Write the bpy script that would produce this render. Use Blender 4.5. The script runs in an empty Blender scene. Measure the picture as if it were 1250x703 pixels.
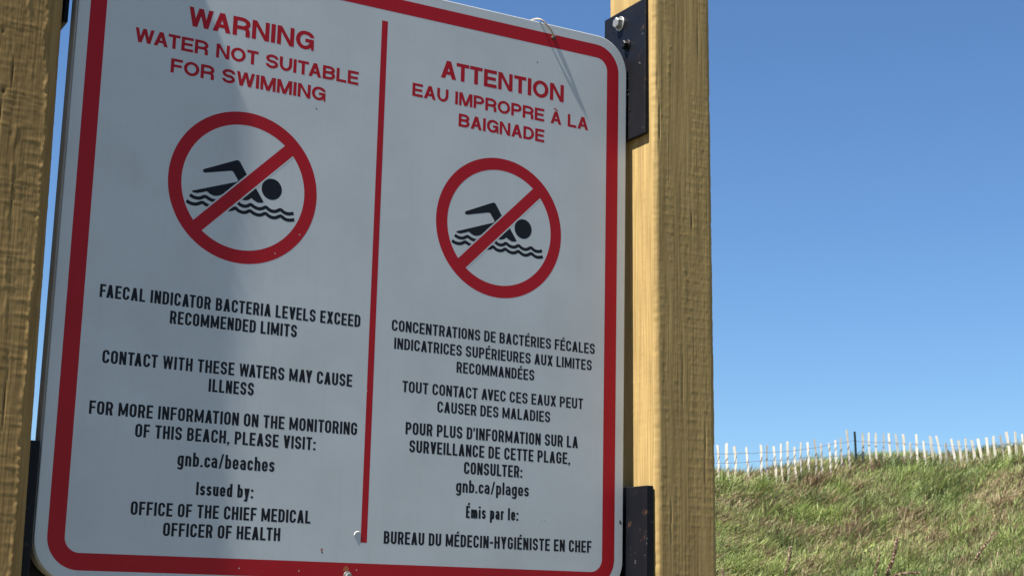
import bpy, math, random
import numpy as np
from mathutils import Matrix, Vector

rng = np.random.default_rng(11)
random.seed(11)
scene = bpy.context.scene
col = scene.collection
rad = math.radians

# ------------------------------------------------------------------ camera
# sign coordinates: X to the right along the sign, Y up, Z out of its face; the
# outer edge of the red frame is one unit wide and its top edge is Y = 0
U = 0.64
EYE = 1.60
CS = (-0.54536, -1.05135, 2.36481)


def W(X, Y, Z=0.0):
    return (X * U, -Z * U, EYE + (Y - CS[1]) * U)


cam_data = bpy.data.cameras.new('camera')
cam = bpy.data.objects.new('camera', cam_data)
col.objects.link(cam)
right = Vector((0.87013, -0.49232, 0.02238))
down = Vector((0.11868, 0.16525, -0.97908))
fwd = Vector((0.47833, 0.85458, 0.20222))
right.normalize(); fwd.normalize()
up = right.cross(fwd).normalized()
M = Matrix.Identity(4)
for i in range(3):
    M[i][0] = right[i]; M[i][1] = up[i]; M[i][2] = -fwd[i]
M.translation = Vector(W(*CS))
cam.matrix_world = M
cam_data.sensor_width = 36.0
cam_data.lens = 1898.2 / 1250 * 36.0
cam_data.dof.use_dof = True            # a phone lens focused on the sign
cam_data.dof.focus_distance = 1.68
cam_data.dof.aperture_fstop = 55
cam_data.clip_start = 0.02
cam_data.clip_end = 3000
scene.camera = cam
CAM = M.translation.copy()

# ------------------------------------------------------------------ light
SUN_TRAVEL = Vector((0.490, 0.045, -0.860)).normalized()   # direction the light travels
to_sun = -SUN_TRAVEL
world = bpy.data.worlds.new('World')
scene.world = world
world.use_nodes = True
wn = world.node_tree
bg = wn.nodes['Background']
sky = wn.nodes.new('ShaderNodeTexSky')
sky.sky_type = 'NISHITA'
sky.sun_disc = False
sky.sun_elevation = math.asin(to_sun.z)
sky.sun_rotation = math.atan2(to_sun.x, to_sun.y)
sky.air_density = 1.0
sky.dust_density = 0.0
sky.ozone_density = 5.0
sky.altitude = 0
tint = wn.nodes.new('ShaderNodeMix')          # camera white balance on the sky
tint.data_type = 'RGBA'; tint.blend_type = 'MULTIPLY'
tint.inputs[0].default_value = 1.0
tint.inputs[7].default_value = (0.67, 0.825, 0.955, 1)
wn.links.new(sky.outputs[0], tint.inputs[6])
wn.links.new(tint.outputs[2], bg.inputs[0])
bg.inputs[1].default_value = 0.050
sun_data = bpy.data.lights.new('sun', 'SUN')
sun_data.energy = 5.0
sun_data.angle = rad(0.53)
sun_data.color = (1.0, 0.95, 0.86)
sun = bpy.data.objects.new('sun', sun_data)
sun.rotation_euler = SUN_TRAVEL.to_track_quat('-Z', 'Y').to_euler()
sun.location = (0, 0, 10)
col.objects.link(sun)
scene.view_settings.view_transform = 'Standard'
scene.view_settings.look = 'None'
scene.view_settings.gamma = 1
scene.view_settings.use_curve_mapping = False
scene.view_settings.exposure = 1.54
scene.cycles.max_bounces = 8


# ------------------------------------------------------------------ helpers
def tag(o, label=None, cat=None, group=None, kind=None):
    if label: o['label'] = label
    if cat: o['category'] = cat
    if group: o['group'] = group
    if kind: o['kind'] = kind
    return o


def empty(name, loc):
    o = bpy.data.objects.new(name, None)
    o.empty_display_size = 0.05
    o.location = loc
    col.objects.link(o)
    return o


def world_loc(o):
    v = Vector(o.location)
    while o.parent:
        o = o.parent
        v += Vector(o.location)
    return v


class MB:
    """collects faces in world space and links them as one mesh object"""
    def __init__(self):
        self.v = []; self.f = []; self.smooth = []

    def add(self, verts, faces, smooth=False):
        n = len(self.v)
        self.v += [tuple(p) for p in verts]
        self.f += [tuple(i + n for i in f) for f in faces]
        self.smooth += [smooth] * len(faces)

    def build(self, name, mat, parent=None, loc=None):
        off = Vector((0, 0, 0))
        if parent: off = world_loc(parent)
        if loc is not None: off = off + (Vector(loc) - off)
        me = bpy.data.meshes.new(name)
        me.from_pydata([tuple(Vector(p) - off) for p in self.v], [], self.f)
        me.polygons.foreach_set('use_smooth', self.smooth)
        me.materials.append(mat)
        me.update()
        o = bpy.data.objects.new(name, me)
        col.objects.link(o)
        if parent:
            o.parent = parent
        if loc is not None:
            o.location = Vector(loc) - (world_loc(parent) if parent else Vector((0, 0, 0)))
        return o

    def tube(self, pts, r, n=8, caps=True):
        pts = [Vector(p) for p in pts]
        rs = r if isinstance(r, (list, tuple)) else [r] * len(pts)
        ref = None
        vs = []
        for i, p in enumerate(pts):
            t = (pts[min(i + 1, len(pts) - 1)] - pts[max(i - 1, 0)]).normalized()
            if ref is None:
                ref = t.orthogonal().normalized()
            ref = (ref - t * ref.dot(t)).normalized()
            b = t.cross(ref)
            for k in range(n):
                a = 2 * math.pi * k / n
                vs.append(p + (ref * math.cos(a) + b * math.sin(a)) * rs[i])
        fs = []
        for i in range(len(pts) - 1):
            for k in range(n):
                k2 = (k + 1) % n
                fs.append((i * n + k, i * n + k2, (i + 1) * n + k2, (i + 1) * n + k))
        if caps:
            fs.append(tuple(range(n))[::-1])
            fs.append(tuple((len(pts) - 1) * n + k for k in range(n)))
        self.add(vs, fs, True)

    def box(self, x0, x1, y0, y1, z0, z1, bev=0.0, conv=None):
        """box in sign coordinates with chamfered edges"""
        c = conv or W
        if bev <= 0:
            vs = [c(x, y, z) for x in (x0, x1) for y in (y0, y1) for z in (z0, z1)]
            self.add(vs, [(0, 1, 3, 2), (4, 6, 7, 5), (0, 4, 5, 1), (2, 3, 7, 6), (0, 2, 6, 4), (1, 5, 7, 3)])
            return
        b = bev
        import itertools
        vs = []; idx = {}
        for ax in range(3):
            lim = [(x0, x1), (y0, y1), (z0, z1)]
            for s in itertools.product((0, 1), repeat=3):
                p = []
                for k in range(3):
                    val = lim[k][s[k]]
                    if k != ax:
                        val += b if s[k] == 0 else -b
                    p.append(val)
                idx[(ax, s)] = len(vs); vs.append(c(*p))
        fs = []
        for ax in range(3):
            o1, o2 = [k for k in range(3) if k != ax]
            for sv in (0, 1):
                q = []
                for a_, b_ in ((0, 0), (1, 0), (1, 1), (0, 1)):
                    s = [0, 0, 0]; s[ax] = sv; s[o1] = a_; s[o2] = b_
                    q.append(idx[(ax, tuple(s))])
                fs.append(tuple(q))
        for ax in range(3):          # edges parallel to ax
            o1, o2 = [k for k in range(3) if k != ax]
            for a_ in (0, 1):
                for b_ in (0, 1):
                    q = []
                    for sv, face in ((0, o1), (1, o1), (1, o2), (0, o2)):
                        s = [0, 0, 0]; s[ax] = sv; s[o1] = a_; s[o2] = b_
                        q.append(idx[(face, tuple(s))])
                    fs.append(tuple(q))
        for s in itertools.product((0, 1), repeat=3):
            fs.append((idx[(0, s)], idx[(1, s)], idx[(2, s)]))
        self.add(vs, fs)


def fix_normals(o):
    import bmesh
    bm = bmesh.new(); bm.from_mesh(o.data)
    bmesh.ops.recalc_face_normals(bm, faces=bm.faces)
    bm.to_mesh(o.data); bm.free()
    return o


# ------------------------------------------------------------------ materials
def new_mat(name):
    m = bpy.data.materials.new(name)
    m.use_nodes = True
    nt = m.node_tree
    return m, nt, nt.nodes['Principled BSDF']


def N(nt, kind, **kw):
    n = nt.nodes.new(kind)
    for k, v in kw.items():
        if k in n.inputs: n.inputs[k].default_value = v
        else: setattr(n, k, v)
    return n


def ramp(nt, src, stops):
    r = nt.nodes.new('ShaderNodeValToRGB')
    e = r.color_ramp.elements
    while len(e) < len(stops): e.new(0.5)
    for el, (p, c) in zip(e, stops):
        el.position = p; el.color = (*c, 1)
    nt.links.new(src, r.inputs[0])
    return r.outputs[0]


def coords(nt, scale=(1, 1, 1), loc=(0, 0, 0)):
    tc = nt.nodes.new('ShaderNodeTexCoord')
    mp = nt.nodes.new('ShaderNodeMapping')
    mp.inputs['Scale'].default_value = scale
    mp.inputs['Location'].default_value = loc
    nt.links.new(tc.outputs['Object'], mp.inputs[0])
    return mp.outputs[0]


def noise(nt, vec, scale, detail=4, rough=0.55, dist=0.0):
    n = nt.nodes.new('ShaderNodeTexNoise')
    n.inputs['Scale'].default_value = scale
    n.inputs['Detail'].default_value = detail
    n.inputs['Roughness'].default_value = rough
    n.inputs['Distortion'].default_value = dist
    nt.links.new(vec, n.inputs['Vector'])
    return n.outputs['Fac']


def mixc(nt, a, b, fac, mode='MIX'):
    m = nt.nodes.new('ShaderNodeMix')
    m.data_type = 'RGBA'; m.blend_type = mode
    for inp, v in ((m.inputs[0], fac), (m.inputs[6], a), (m.inputs[7], b)):
        if hasattr(v, 'is_output'): nt.links.new(v, inp)
        elif isinstance(v, (tuple, list)): inp.default_value = (*v, 1)
        else: inp.default_value = v
    return m.outputs[2]


def bump(nt, h, strength, dist, bsdf):
    b = nt.nodes.new('ShaderNodeBump')
    b.inputs['Strength'].default_value = strength
    b.inputs['Distance'].default_value = dist
    nt.links.new(h, b.inputs['Height'])
    nt.links.new(b.outputs[0], bsdf.inputs['Normal'])


def paint_mat(name, base, dirt, rough=0.4, spec=0.4, mott=0.5, rust=0):
    m, nt, p = new_mat(name)
    v = coords(nt)
    n1 = noise(nt, v, 9, 6, 0.6)
    n2 = noise(nt, coords(nt, (60, 60, 4)), 2.0, 5, 0.6)
    f1 = ramp(nt, n1, [(0.35, (0, 0, 0)), (0.75, (mott, mott, mott))])
    c = mixc(nt, base, dirt, f1)
    f2 = ramp(nt, n2, [(0.55, (0, 0, 0)), (0.8, (mott * .5,) * 3)])
    c = mixc(nt, c, dirt, f2)
    if rust:
        n3 = noise(nt, v, 70, 5, 0.65)
        c = mixc(nt, c, (0.10, 0.05, 0.03), ramp(nt, n3, [(0.62, (0, 0, 0)), (0.72, (rust,) * 3)]))
        n4 = noise(nt, coords(nt, (1, 1, 1), (3, 1, 2)), 130, 3, 0.6)
        c = mixc(nt, c, (0.09, 0.09, 0.095), ramp(nt, n4, [(0.68, (0, 0, 0)), (0.72, (rust,) * 3)]))
    nt.links.new(c, p.inputs['Base Color'])
    r = ramp(nt, n1, [(0.3, (rough,) * 3), (0.8, (min(1, rough + .18),) * 3)])
    nt.links.new(r, p.inputs['Roughness'])
    p.inputs['Specular IOR Level'].default_value = spec
    return m


M_white = paint_mat('sign_white', (0.475, 0.505, 0.525), (0.39, 0.412, 0.425), 0.36, 0.4, 0.75)
M_red = paint_mat('sign_red', (0.36, 0.006, 0.012), (0.29, 0.008, 0.013), 0.40, 0.22, 0.6)
M_black_ink = paint_mat('sign_black', (0.006, 0.007, 0.012), (0.010, 0.011, 0.016), 0.45, 0.2, 0.6)
M_side = paint_mat('board_edge', (0.62, 0.61, 0.60), (0.45, 0.44, 0.43), 0.6, 0.3, 0.8)
M_iron = paint_mat('black_iron', (0.005, 0.0055, 0.008), (0.010, 0.010, 0.012), 0.38, 0.15, 0.8, 0.6)
M_bolt = paint_mat('zinc', (0.27, 0.27, 0.265), (0.16, 0.15, 0.14), 0.48, 0.5, 0.9)
M_bolt.node_tree.nodes['Principled BSDF'].inputs['Metallic'].default_value = 0.65
M_rust = paint_mat('rust_stain', (0.36, 0.12, 0.05), (0.30, 0.04, 0.03), 0.8, 0.2, 0.9)
M_wire = paint_mat('wire', (0.42, 0.36, 0.28), (0.25, 0.2, 0.14), 0.5, 0.4, 0.9)
M_white_tie = paint_mat('white_plastic', (0.62, 0.62, 0.60), (0.45, 0.45, 0.43), 0.4, 0.4, 0.5)
M_chip = paint_mat('dark_chip', (0.05, 0.05, 0.045), (0.1, 0.09, 0.08), 0.7, 0.2, 0.9)


def wood_mat(name, seed, light, mid, dark):
    m, nt, p = new_mat(name)
    v = coords(nt, (1, 1, 1), (seed, seed * .7, seed * .3))
    vs = coords(nt, (95, 95, 2.6), (seed, 0, seed))
    vf = coords(nt, (420, 420, 9), (seed, seed, 0))
    g1 = noise(nt, vs, 1.0, 5, 0.6, 0.35)
    g2 = noise(nt, vf, 1.0, 3, 0.6)
    b = noise(nt, v, 7, 5, 0.6)
    c = ramp(nt, g1, [(0.28, dark), (0.5, mid), (0.74, light)])
    c = mixc(nt, c, ramp(nt, b, [(0.3, dark), (0.7, light)]), 0.35)
    fine = ramp(nt, g2, [(0.3, (0.62, 0.60, 0.55)), (0.6, (1, 1, 1))])
    c = mixc(nt, c, fine, 0.85, 'MULTIPLY')
    # knots and checks: small dark elongated marks
    vk = coords(nt, (9, 9, 2.4), (seed * 2.3, seed, 1.7 * seed))
    vo = nt.nodes.new('ShaderNodeTexVoronoi')
    vo.inputs['Scale'].default_value = 1.4
    nt.links.new(vk, vo.inputs['Vector'])
    k = ramp(nt, vo.outputs['Distance'], [(0.03, (1, 1, 1)), (0.10, (0, 0, 0))])
    c = mixc(nt, c, tuple(x * .35 for x in dark), k)
    at_ = nt.nodes.new('ShaderNodeAttribute'); at_.attribute_name = 'check'
    c = mixc(nt, c, tuple(x * .22 for x in dark), at_.outputs['Fac'])
    nt.links.new(c, p.inputs['Base Color'])
    p.inputs['Roughness'].default_value = 0.85
    p.inputs['Specular IOR Level'].default_value = 0.2
    bump(nt, g2, 0.35, 0.0008, p)
    return m


M_wood_a = wood_mat('treated_pine_old', 3.1, (0.34, 0.226, 0.090), (0.275, 0.177, 0.068), (0.185, 0.117, 0.043))
M_wood_b = wood_mat('treated_pine_new', 8.4, (0.455, 0.322, 0.130), (0.36, 0.248, 0.100), (0.265, 0.180, 0.070))


def flat_mat(name, base, var, rough=0.85, scale=(30, 30, 6)):
    m, nt, p = new_mat(name)
    n1 = noise(nt, coords(nt, scale), 1.0, 4, 0.6)
    c = mixc(nt, base, var, ramp(nt, n1, [(0.35, (0, 0, 0)), (0.7, (1, 1, 1))]))
    nt.links.new(c, p.inputs['Base Color'])
    p.inputs['Roughness'].default_value = rough
    p.inputs['Specular IOR Level'].default_value = 0.2
    return m


M_slat_white = flat_mat('weathered_white_lath', (0.62, 0.58, 0.50), (0.44, 0.40, 0.33))
M_slat_grey = flat_mat('bare_grey_lath', (0.42, 0.40, 0.35), (0.29, 0.26, 0.22))
M_steel_green = flat_mat('dark_green_steel', (0.012, 0.022, 0.020), (0.02, 0.03, 0.028), 0.5)
M_fwire = flat_mat('fence_wire', (0.13, 0.13, 0.14), (0.10, 0.09, 0.085), 0.5)


def ground_mat():
    m, nt, p = new_mat('ground')
    v = coords(nt)
    n1 = noise(nt, v, 0.8, 6, 0.6)
    n2 = noise(nt, v, 14, 5, 0.6)
    c = ramp(nt, n1, [(0.35, (0.095, 0.105, 0.04)), (0.5, (0.13, 0.115, 0.065)), (0.65, (0.21, 0.175, 0.11))])
    c = mixc(nt, c, ramp(nt, n2, [(0.3, (0.35, 0.35, 0.35)), (0.7, (1, 1, 1))]), 0.7, 'MULTIPLY')
    nt.links.new(c, p.inputs['Base Color'])
    p.inputs['Roughness'].default_value = 0.95
    p.inputs['Specular IOR Level'].default_value = 0.1
    bump(nt, n2, 0.6, 0.03, p)
    return m


M_ground = ground_mat()


def leaf_mat(name):
    m, nt, p = new_mat(name)
    a = nt.nodes.new('ShaderNodeAttribute')
    a.attribute_name = 'Col'
    nt.links.new(a.outputs['Color'], p.inputs['Base Color'])
    p.inputs['Roughness'].default_value = 0.6
    p.inputs['Specular IOR Level'].default_value = 0.3
    tr = nt.nodes.new('ShaderNodeBsdfTranslucent')
    nt.links.new(a.outputs['Color'], tr.inputs['Color'])
    mx = nt.nodes.new('ShaderNodeMixShader')
    mx.inputs[0].default_value = 0.3
    out = nt.nodes['Material Output']
    nt.links.new(p.outputs[0], mx.inputs[1])
    nt.links.new(tr.outputs[0], mx.inputs[2])
    nt.links.new(mx.outputs[0], out.inputs[0])
    return m


M_grass = leaf_mat('grass_blades')
M_stalk = flat_mat('dry_seed_stalk', (0.065, 0.035, 0.024), (0.13, 0.075, 0.05), 0.9, (60, 60, 60))
M_stalk_pale = flat_mat('dry_seed_husk', (0.42, 0.34, 0.26), (0.26, 0.15, 0.10), 0.9, (60, 60, 60))


# ------------------------------------------------------------------ numpy value noise
def vnoise(x, y, seed):
    r = np.random.default_rng(seed).random((64, 64))
    xi = np.floor(x).astype(int); yi = np.floor(y).astype(int)
    fx = x - xi; fy = y - yi
    fx = fx * fx * (3 - 2 * fx); fy = fy * fy * (3 - 2 * fy)
    g = lambda i, j: r[i % 64, j % 64]
    return ((g(xi, yi) * (1 - fx) + g(xi + 1, yi) * fx) * (1 - fy)
            + (g(xi, yi + 1) * (1 - fx) + g(xi + 1, yi + 1) * fx) * fy)


def fbm(x, y, seed, oct=4):
    s = 0; a = 0.5
    for k in range(oct):
        s = s + a * vnoise(x * 2 ** k, y * 2 ** k, seed + k); a *= 0.5
    return s


# ------------------------------------------------------------------ terrain
A_DIR = Vector((math.sin(rad(42.24)), math.cos(rad(42.24)), 0))   # away from the camera, up the bank
B_DIR = Vector((A_DIR.y, -A_DIR.x, 0))                            # to the right along the bank
ORI = Vector((CAM.x, CAM.y, 0))


def pix_point(u, v, a):
    """point at distance a up the bank seen at photo pixel u, v"""
    d = (right * ((u - 625) / 1898.2) + down * ((v - 351.5) / 1898.2) + fwd)
    return CAM + d * (a / d.dot(A_DIR))


def ab(P):
    q = Vector(P) - ORI
    return q.dot(A_DIR), q.dot(B_DIR)


FU = [850, 885, 925, 960, 1000, 1044, 1080, 1100, 1140, 1180, 1215, 1250]
FA = [20.9, 21.0, 21.2, 21.35, 21.5, 21.65, 21.7, 21.6, 21.3, 21.0, 20.8, 20.7]
FV = [580, 580, 584, 584, 579, 568, 562, 562, 570, 569, 564, 559]          # ground line at the foot of the fence
_cr = [pix_point(u, v + 12, a) for u, a, v in zip(FU, FA, FV)]
CB = np.array([ab(p)[1] for p in _cr]); CA = np.array([ab(p)[0] for p in _cr]); CZ = np.array([p.z for p in _cr])


def terrain(a, b):
    a = np.asarray(a, float); b = np.asarray(b, float)
    ca = np.interp(b, CB, CA); cz = np.interp(b, CB, CZ)
    far = np.clip((np.abs(b - 0.0) - 3.0) / 6.0, 0, 1)
    cz = cz + far * (fbm(b * .22 + 7, b * 0 + 3, 90, 3) - .45) * 1.2
    s = ca - a
    front = cz - 0.12 * np.clip(s, 0, 1) ** 1.5 - 0.55 * np.clip(s - 0.5, 0, None)
    lumps = (fbm(a * .8, b * .8, 40, 4) - .47) * .35
    front = front + lumps * np.clip(s / 1.2, 0, 1)
    base = 0.05 * (fbm(a * .3, b * .3, 60, 3) - .47)
    k = 0.5
    front = np.log(np.exp(np.clip((front - base) / k, -40, 40)) + 1) * k + base
    hump = np.interp(b, CB, [.08, .10, .20, .30, .30, .20, .18, .20, .26, .26, .28, .26])
    back = cz + hump * (1 - np.exp(np.clip(s, -8, 0) / .35)) - 0.16 * np.clip(-s - .9, 0, 8) + (fbm(a * .4, b * .4, 70, 3) - .47) * .3 * np.clip(-s / 4, 0, 1)
    return np.where(s > 0, front, back)


ga = np.unique(np.concatenate([-np.geomspace(1, 900, 18)[::-1], np.arange(0, 15, .6), np.arange(15, 24.5, .16),
                               np.geomspace(24.6, 1500, 26)]))
gb = np.unique(np.concatenate([-np.geomspace(10, 1200, 20)[::-1], np.arange(-9.6, 9.7, .2), np.geomspace(10, 1200, 20)]))
AA, BB = np.meshgrid(ga, gb, indexing='ij')
ZZ = terrain(AA, BB)
vx = ORI.x + AA * A_DIR.x + BB * B_DIR.x
vy = ORI.y + AA * A_DIR.y + BB * B_DIR.y
na, nb = AA.shape


def np_mesh(name, verts, quads, mat, smooth=True, color=None):
    me = bpy.data.meshes.new(name)
    me.vertices.add(len(verts))
    me.vertices.foreach_set('co', np.ascontiguousarray(verts, dtype=np.float32).ravel())
    me.loops.add(quads.size)
    me.loops.foreach_set('vertex_index', np.ascontiguousarray(quads, dtype=np.int32).ravel())
    me.polygons.add(len(quads))
    k = quads.shape[1]
    me.polygons.foreach_set('loop_start', np.arange(0, quads.size, k, dtype=np.int32))
    me.polygons.foreach_set('loop_total', np.full(len(quads), k, dtype=np.int32))
    me.polygons.foreach_set('use_smooth', np.full(len(quads), smooth))
    if color is not None:
        at = me.color_attributes.new('Col', 'FLOAT_COLOR', 'POINT')
        at.data.foreach_set('color', np.ascontiguousarray(color, dtype=np.float32).ravel())
    me.materials.append(mat)
    me.update(); me.validate()
    o = bpy.data.objects.new(name, me)
    col.objects.link(o)
    return o


def grid_quads(n, m):
    i = np.arange(n - 1)[:, None] * m + np.arange(m - 1)[None, :]
    i = i.ravel()
    return np.stack([i, i + m, i + m + 1, i + 1], 1)


ground = np_mesh('ground', np.stack([vx.ravel(), vy.ravel(), ZZ.ravel()], 1), grid_quads(na, nb), M_ground)
tag(ground, kind='structure')


# ------------------------------------------------------------------ grass on the bank
def blades(a, b, length, width, lean, colr, seed):
    n = len(a)
    r = np.random.default_rng(seed)
    z = terrain(a, b) - 0.02
    base = np.stack([ORI.x + a * A_DIR.x + b * B_DIR.x, ORI.y + a * A_DIR.y + b * B_DIR.y, z], 1)
    ang = r.random(n) * 2 * np.pi
    # the wind has laid the grass towards the right
    wind = np.array([B_DIR.x, B_DIR.y])
    dx = np.cos(ang) * .75 + wind[0] * .55; dy = np.sin(ang) * .75 + wind[1] * .55
    side = r.random(n) * np.pi
    sx, sy = np.cos(side), np.sin(side)
    vs = np.zeros((n, 7, 3))
    for k, (t, wf) in enumerate(((0, 1.0), (.4, .9), (.75, .6), (1.0, 0))):
        up_ = length * (t - 0.35 * lean * t * t)
        out = length * lean * t ** 1.7
        px = base[:, 0] + dx * out; py = base[:, 1] + dy * out; pz = base[:, 2] + up_
        w = width * wf * .5
        if k < 3:
            vs[:, k * 2] = np.stack([px - sx * w, py - sy * w, pz], 1)
            vs[:, k * 2 + 1] = np.stack([px + sx * w, py + sy * w, pz], 1)
        else:
            vs[:, 6] = np.stack([px, py, pz], 1)
    i0 = np.arange(n)[:, None] * 7
    q = np.concatenate([i0 + np.array([0, 1, 3, 2]), i0 + np.array([2, 3, 5, 4])])
    tri = i0 + np.array([4, 5, 6, 6])
    return vs.reshape(-1, 3), q, (i0 + np.array([4, 5, 6])), np.repeat(colr, 7, 0)


def grass_field(n, a0, a1, b0, b1, wmul, seed):
    r = np.random.default_rng(seed)
    b = b0 + r.random(n) * (b1 - b0)
    a = a0 + r.random(n) * (a1 - a0)
    a = a + np.interp(b, CB, CA) - 22.0
    dead = fbm(a * 1.9 + 3, b * 1.25 + 9, 27, 4)
    fine = fbm(a * 4, b * 4, 31, 3)
    hue = fbm(a * .9 + 20, b * .9, 51, 3)
    crest = np.clip(1 - np.abs(np.interp(b, CB, CA) - 0.2 - a) / 1.1, 0, 1)
    d = np.clip((dead + .8 * (fine - .45) - .47 - .02 * crest) * 6, 0, 1)
    isdead = r.random(n) < (d * .62 + .08)
    length = (0.13 + .16 * r.random(n)) * (.65 + .8 * fine) * (1 - .3 * d)
    length = np.where(isdead, length * .9, length)
    sf = np.interp(b, CB, CA) - a
    length = length * (1 - .78 * np.exp(-((sf - .20) / .30) ** 2))
    clump = np.clip((fine - .28) * 4, 0, 1)
    keep = r.random(n) < (.42 + .58 * clump) * (1 - .25 * d)
    green = np.array([0.195, 0.248, 0.085]); lime = np.array([0.315, 0.365, 0.125]); olive = np.array([0.235, 0.245, 0.12])
    straw = np.array([0.36, 0.285, 0.175]); brown = np.array([0.21, 0.155, 0.09])
    t = np.clip(hue * 1.9 - .5 + .5 * (r.random(n) - .5), 0, 1)[:, None]
    c = green * (1 - t) + lime * t
    m = (r.random(n) < .28)[:, None]
    c = np.where(m, olive, c)
    u_ = r.random(n)[:, None]
    c = np.where(isdead[:, None], straw * u_ + brown * (1 - u_), c)
    c = c * (.82 + .5 * r.random(n))[:, None]
    colr = np.concatenate([c, np.ones((n, 1))], 1)
    lean = .25 + .75 * r.random(n) + .3 * isdead
    width = (.007 + .009 * r.random(n)) * wmul
    k = keep
    return a[k], b[k], length[k], width[k], np.clip(lean, 0, 1.15)[k], colr[k]


def tufts(n, a0, a1, b0, b1, seed):
    r = np.random.default_rng(seed)
    A_, B_, L_, Wd, Ln, C_ = [], [], [], [], [], []
    for k in range(n):
        cb = b0 + r.random() * (b1 - b0)
        ca = a0 + r.random() * (a1 - a0) + np.interp(cb, CB, CA) - 22.0
        kind = r.random()
        m = int(40 + 110 * r.random())
        sx_, sy_ = .06 + .22 * r.random() ** 2, .03 + .07 * r.random()
        A_.append(ca + r.normal(size=m) * sy_); B_.append(cb + r.normal(size=m) * sx_)
        u_ = r.random((m, 1))
        if kind < .42: c = np.array([.25, .185, .11]) * u_ + np.array([.11, .08, .05]) * (1 - u_)
        elif kind < .68: c = np.array([.40, .32, .20]) * u_ + np.array([.24, .18, .11]) * (1 - u_)
        elif kind < .85: c = np.array([.27, .32, .10]) * u_ + np.array([.16, .22, .065]) * (1 - u_)
        else: c = np.array([.12, .17, .055]) * u_ + np.array([.09, .12, .045]) * (1 - u_)
        C_.append(np.concatenate([c, np.ones((m, 1))], 1))
        L_.append((.14 + .2 * r.random(m)) * (1.15 if kind > .68 else .95))
        Wd.append(.008 + .010 * r.random(m)); Ln.append(np.clip(.35 + .8 * r.random(m), 0, 1.15))
    return [np.concatenate(q) for q in (A_, B_, L_, Wd, Ln, C_)]


parts = [tufts(520, 18.2, 23.0, -3.4, 4.2, 15), grass_field(190000, 17.2, 23.2, -3.4, 4.2, 1.0, 5),
         grass_field(36000, 15.5, 23.2, -11, -3.4, 2.2, 6),
         grass_field(36000, 15.5, 23.2, 4.2, 11, 2.2, 7)]
cat_ = [np.concatenate([p[i] for p in parts]) for i in range(6)]
vs, q4, t3, cc = blades(*cat_, seed=77)
me = bpy.data.meshes.new('grass')
me.vertices.add(len(vs)); me.vertices.foreach_set('co', vs.astype(np.float32).ravel())
loops = np.concatenate([q4.ravel(), t3.ravel()]).astype(np.int32)
me.loops.add(len(loops)); me.loops.foreach_set('vertex_index', loops)
tot = np.concatenate([np.full(len(q4), 4), np.full(len(t3), 3)]).astype(np.int32)
st = np.concatenate([[0], np.cumsum(tot)[:-1]]).astype(np.int32)
me.polygons.add(len(tot)); me.polygons.foreach_set('loop_start', st); me.polygons.foreach_set('loop_total', tot)
at = me.color_attributes.new('Col', 'FLOAT_COLOR', 'POINT'); at.data.foreach_set('color', cc.astype(np.float32).ravel())
me.materials.append(M_grass); me.update()
grass = bpy.data.objects.new('grass', me); col.objects.link(grass)
tag(grass, 'wind-laid green and straw coloured grass covering the bank', 'grass', kind='stuff')


# ------------------------------------------------------------------ picket fence along the crest
SL_A = [(168, 192, 178, 430, 1.35, 0), (226, 215, 232, 440, 1.2, 0), (318, 220, 340, 470, 1.05, 0), (430, 203, 437, 500, 1.1, 0),
        (475, 205, 488, 490, .8, 1), (527, 215, 540, 440, 1.1, 0), (583, 195, 597, 490, .9, 0), (632, 178, 643, 430, 1.15, 0),
        (686, 220, 700, 475, .95, 0), (735, 185, 747, 470, .95, 2), (786, 185, 798, 470, 1.05, 0), (837, 162, 850, 460, .95, 2),
        (888, 190, 905, 430, .95, 1), (947, 193, 955, 450, 1.0, 2), (997, 168, 1010, 440, 1.0, 0), (1037, 150, 1060, 430, .9, 1),
        (1085, 90, 1103, 330, 1.05, 1), (1205, 115, 1215, 330, 1.1, 1)]
SL_B = [(65, 110, 78, 320, .95, 2), (118, 115, 125, 310, .95, 0), (178, 118, 180, 300, .8, 2), (218, 115, 236, 290, 1.0, 0),
        (270, 122, 290, 290, .95, 0), (328, 122, 350, 380, 1.1, 0), (380, 190, 402, 400, .95, 0), (428, 123, 440, 290, 1.1, 0),
        (482, 175, 510, 380, .95, 2), (535, 138, 562, 400, 1.2, 0), (580, 135, 620, 400, 1.1, 0), (652, 190, 665, 370, .9, 2),
        (693, 158, 725, 370, 1.1, 0), (750, 170, 770, 350, 1.1, 0), (803, 155, 820, 350, .95, 2), (850, 168, 880, 370, 1.2, 0),
        (898, 157, 937, 385, 1.2, 0), (962, 148, 995, 380, 1.15, 0), (1015, 137, 1047, 375, 1.1, 0), (1067, 130, 1093, 375, .9, 2),
        (1113, 105, 1155, 370, 1.2, 0), (1183, 103, 1210, 370, 1.0, 0), (1235, 122, 1262, 380, .9, 2)]
slats = [(860 + a / 6.25, 510 + b / 6.25, 860 + c / 6.25, 510 + d / 6.25, w, g) for a, b, c, d, w, g in SL_A]
slats += [(1050 + a / 6.25, 510 + b / 6.25, 1050 + c / 6.25, 510 + d / 6.25, w, g) for a, b, c, d, w, g in SL_B]
for k in range(7):          # the fence runs on past the edge of the picture
    slats.append((1259 + k * 9.5, 526 - k * .5 + random.uniform(-3, 3), 1264 + k * 9.5, 570 - k, random.uniform(.9, 1.2), random.choice((0, 0, 2))))
for k in range(6):
    slats.append((876 - k * 9.2, 542 + random.uniform(-3, 3), 877 - k * 9.2, 579, random.uniform(.9, 1.2), random.choice((0, 0, 2))))


def fa(u):
    return float(np.interp(u, FU, FA))


fp = pix_point(1044, 590, fa(1044))
fence = empty('picket_fence', (fp.x, fp.y, fp.z))
tag(fence, 'weathered white lath picket fence wired along the crest of the grassy bank', 'fence')


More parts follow.
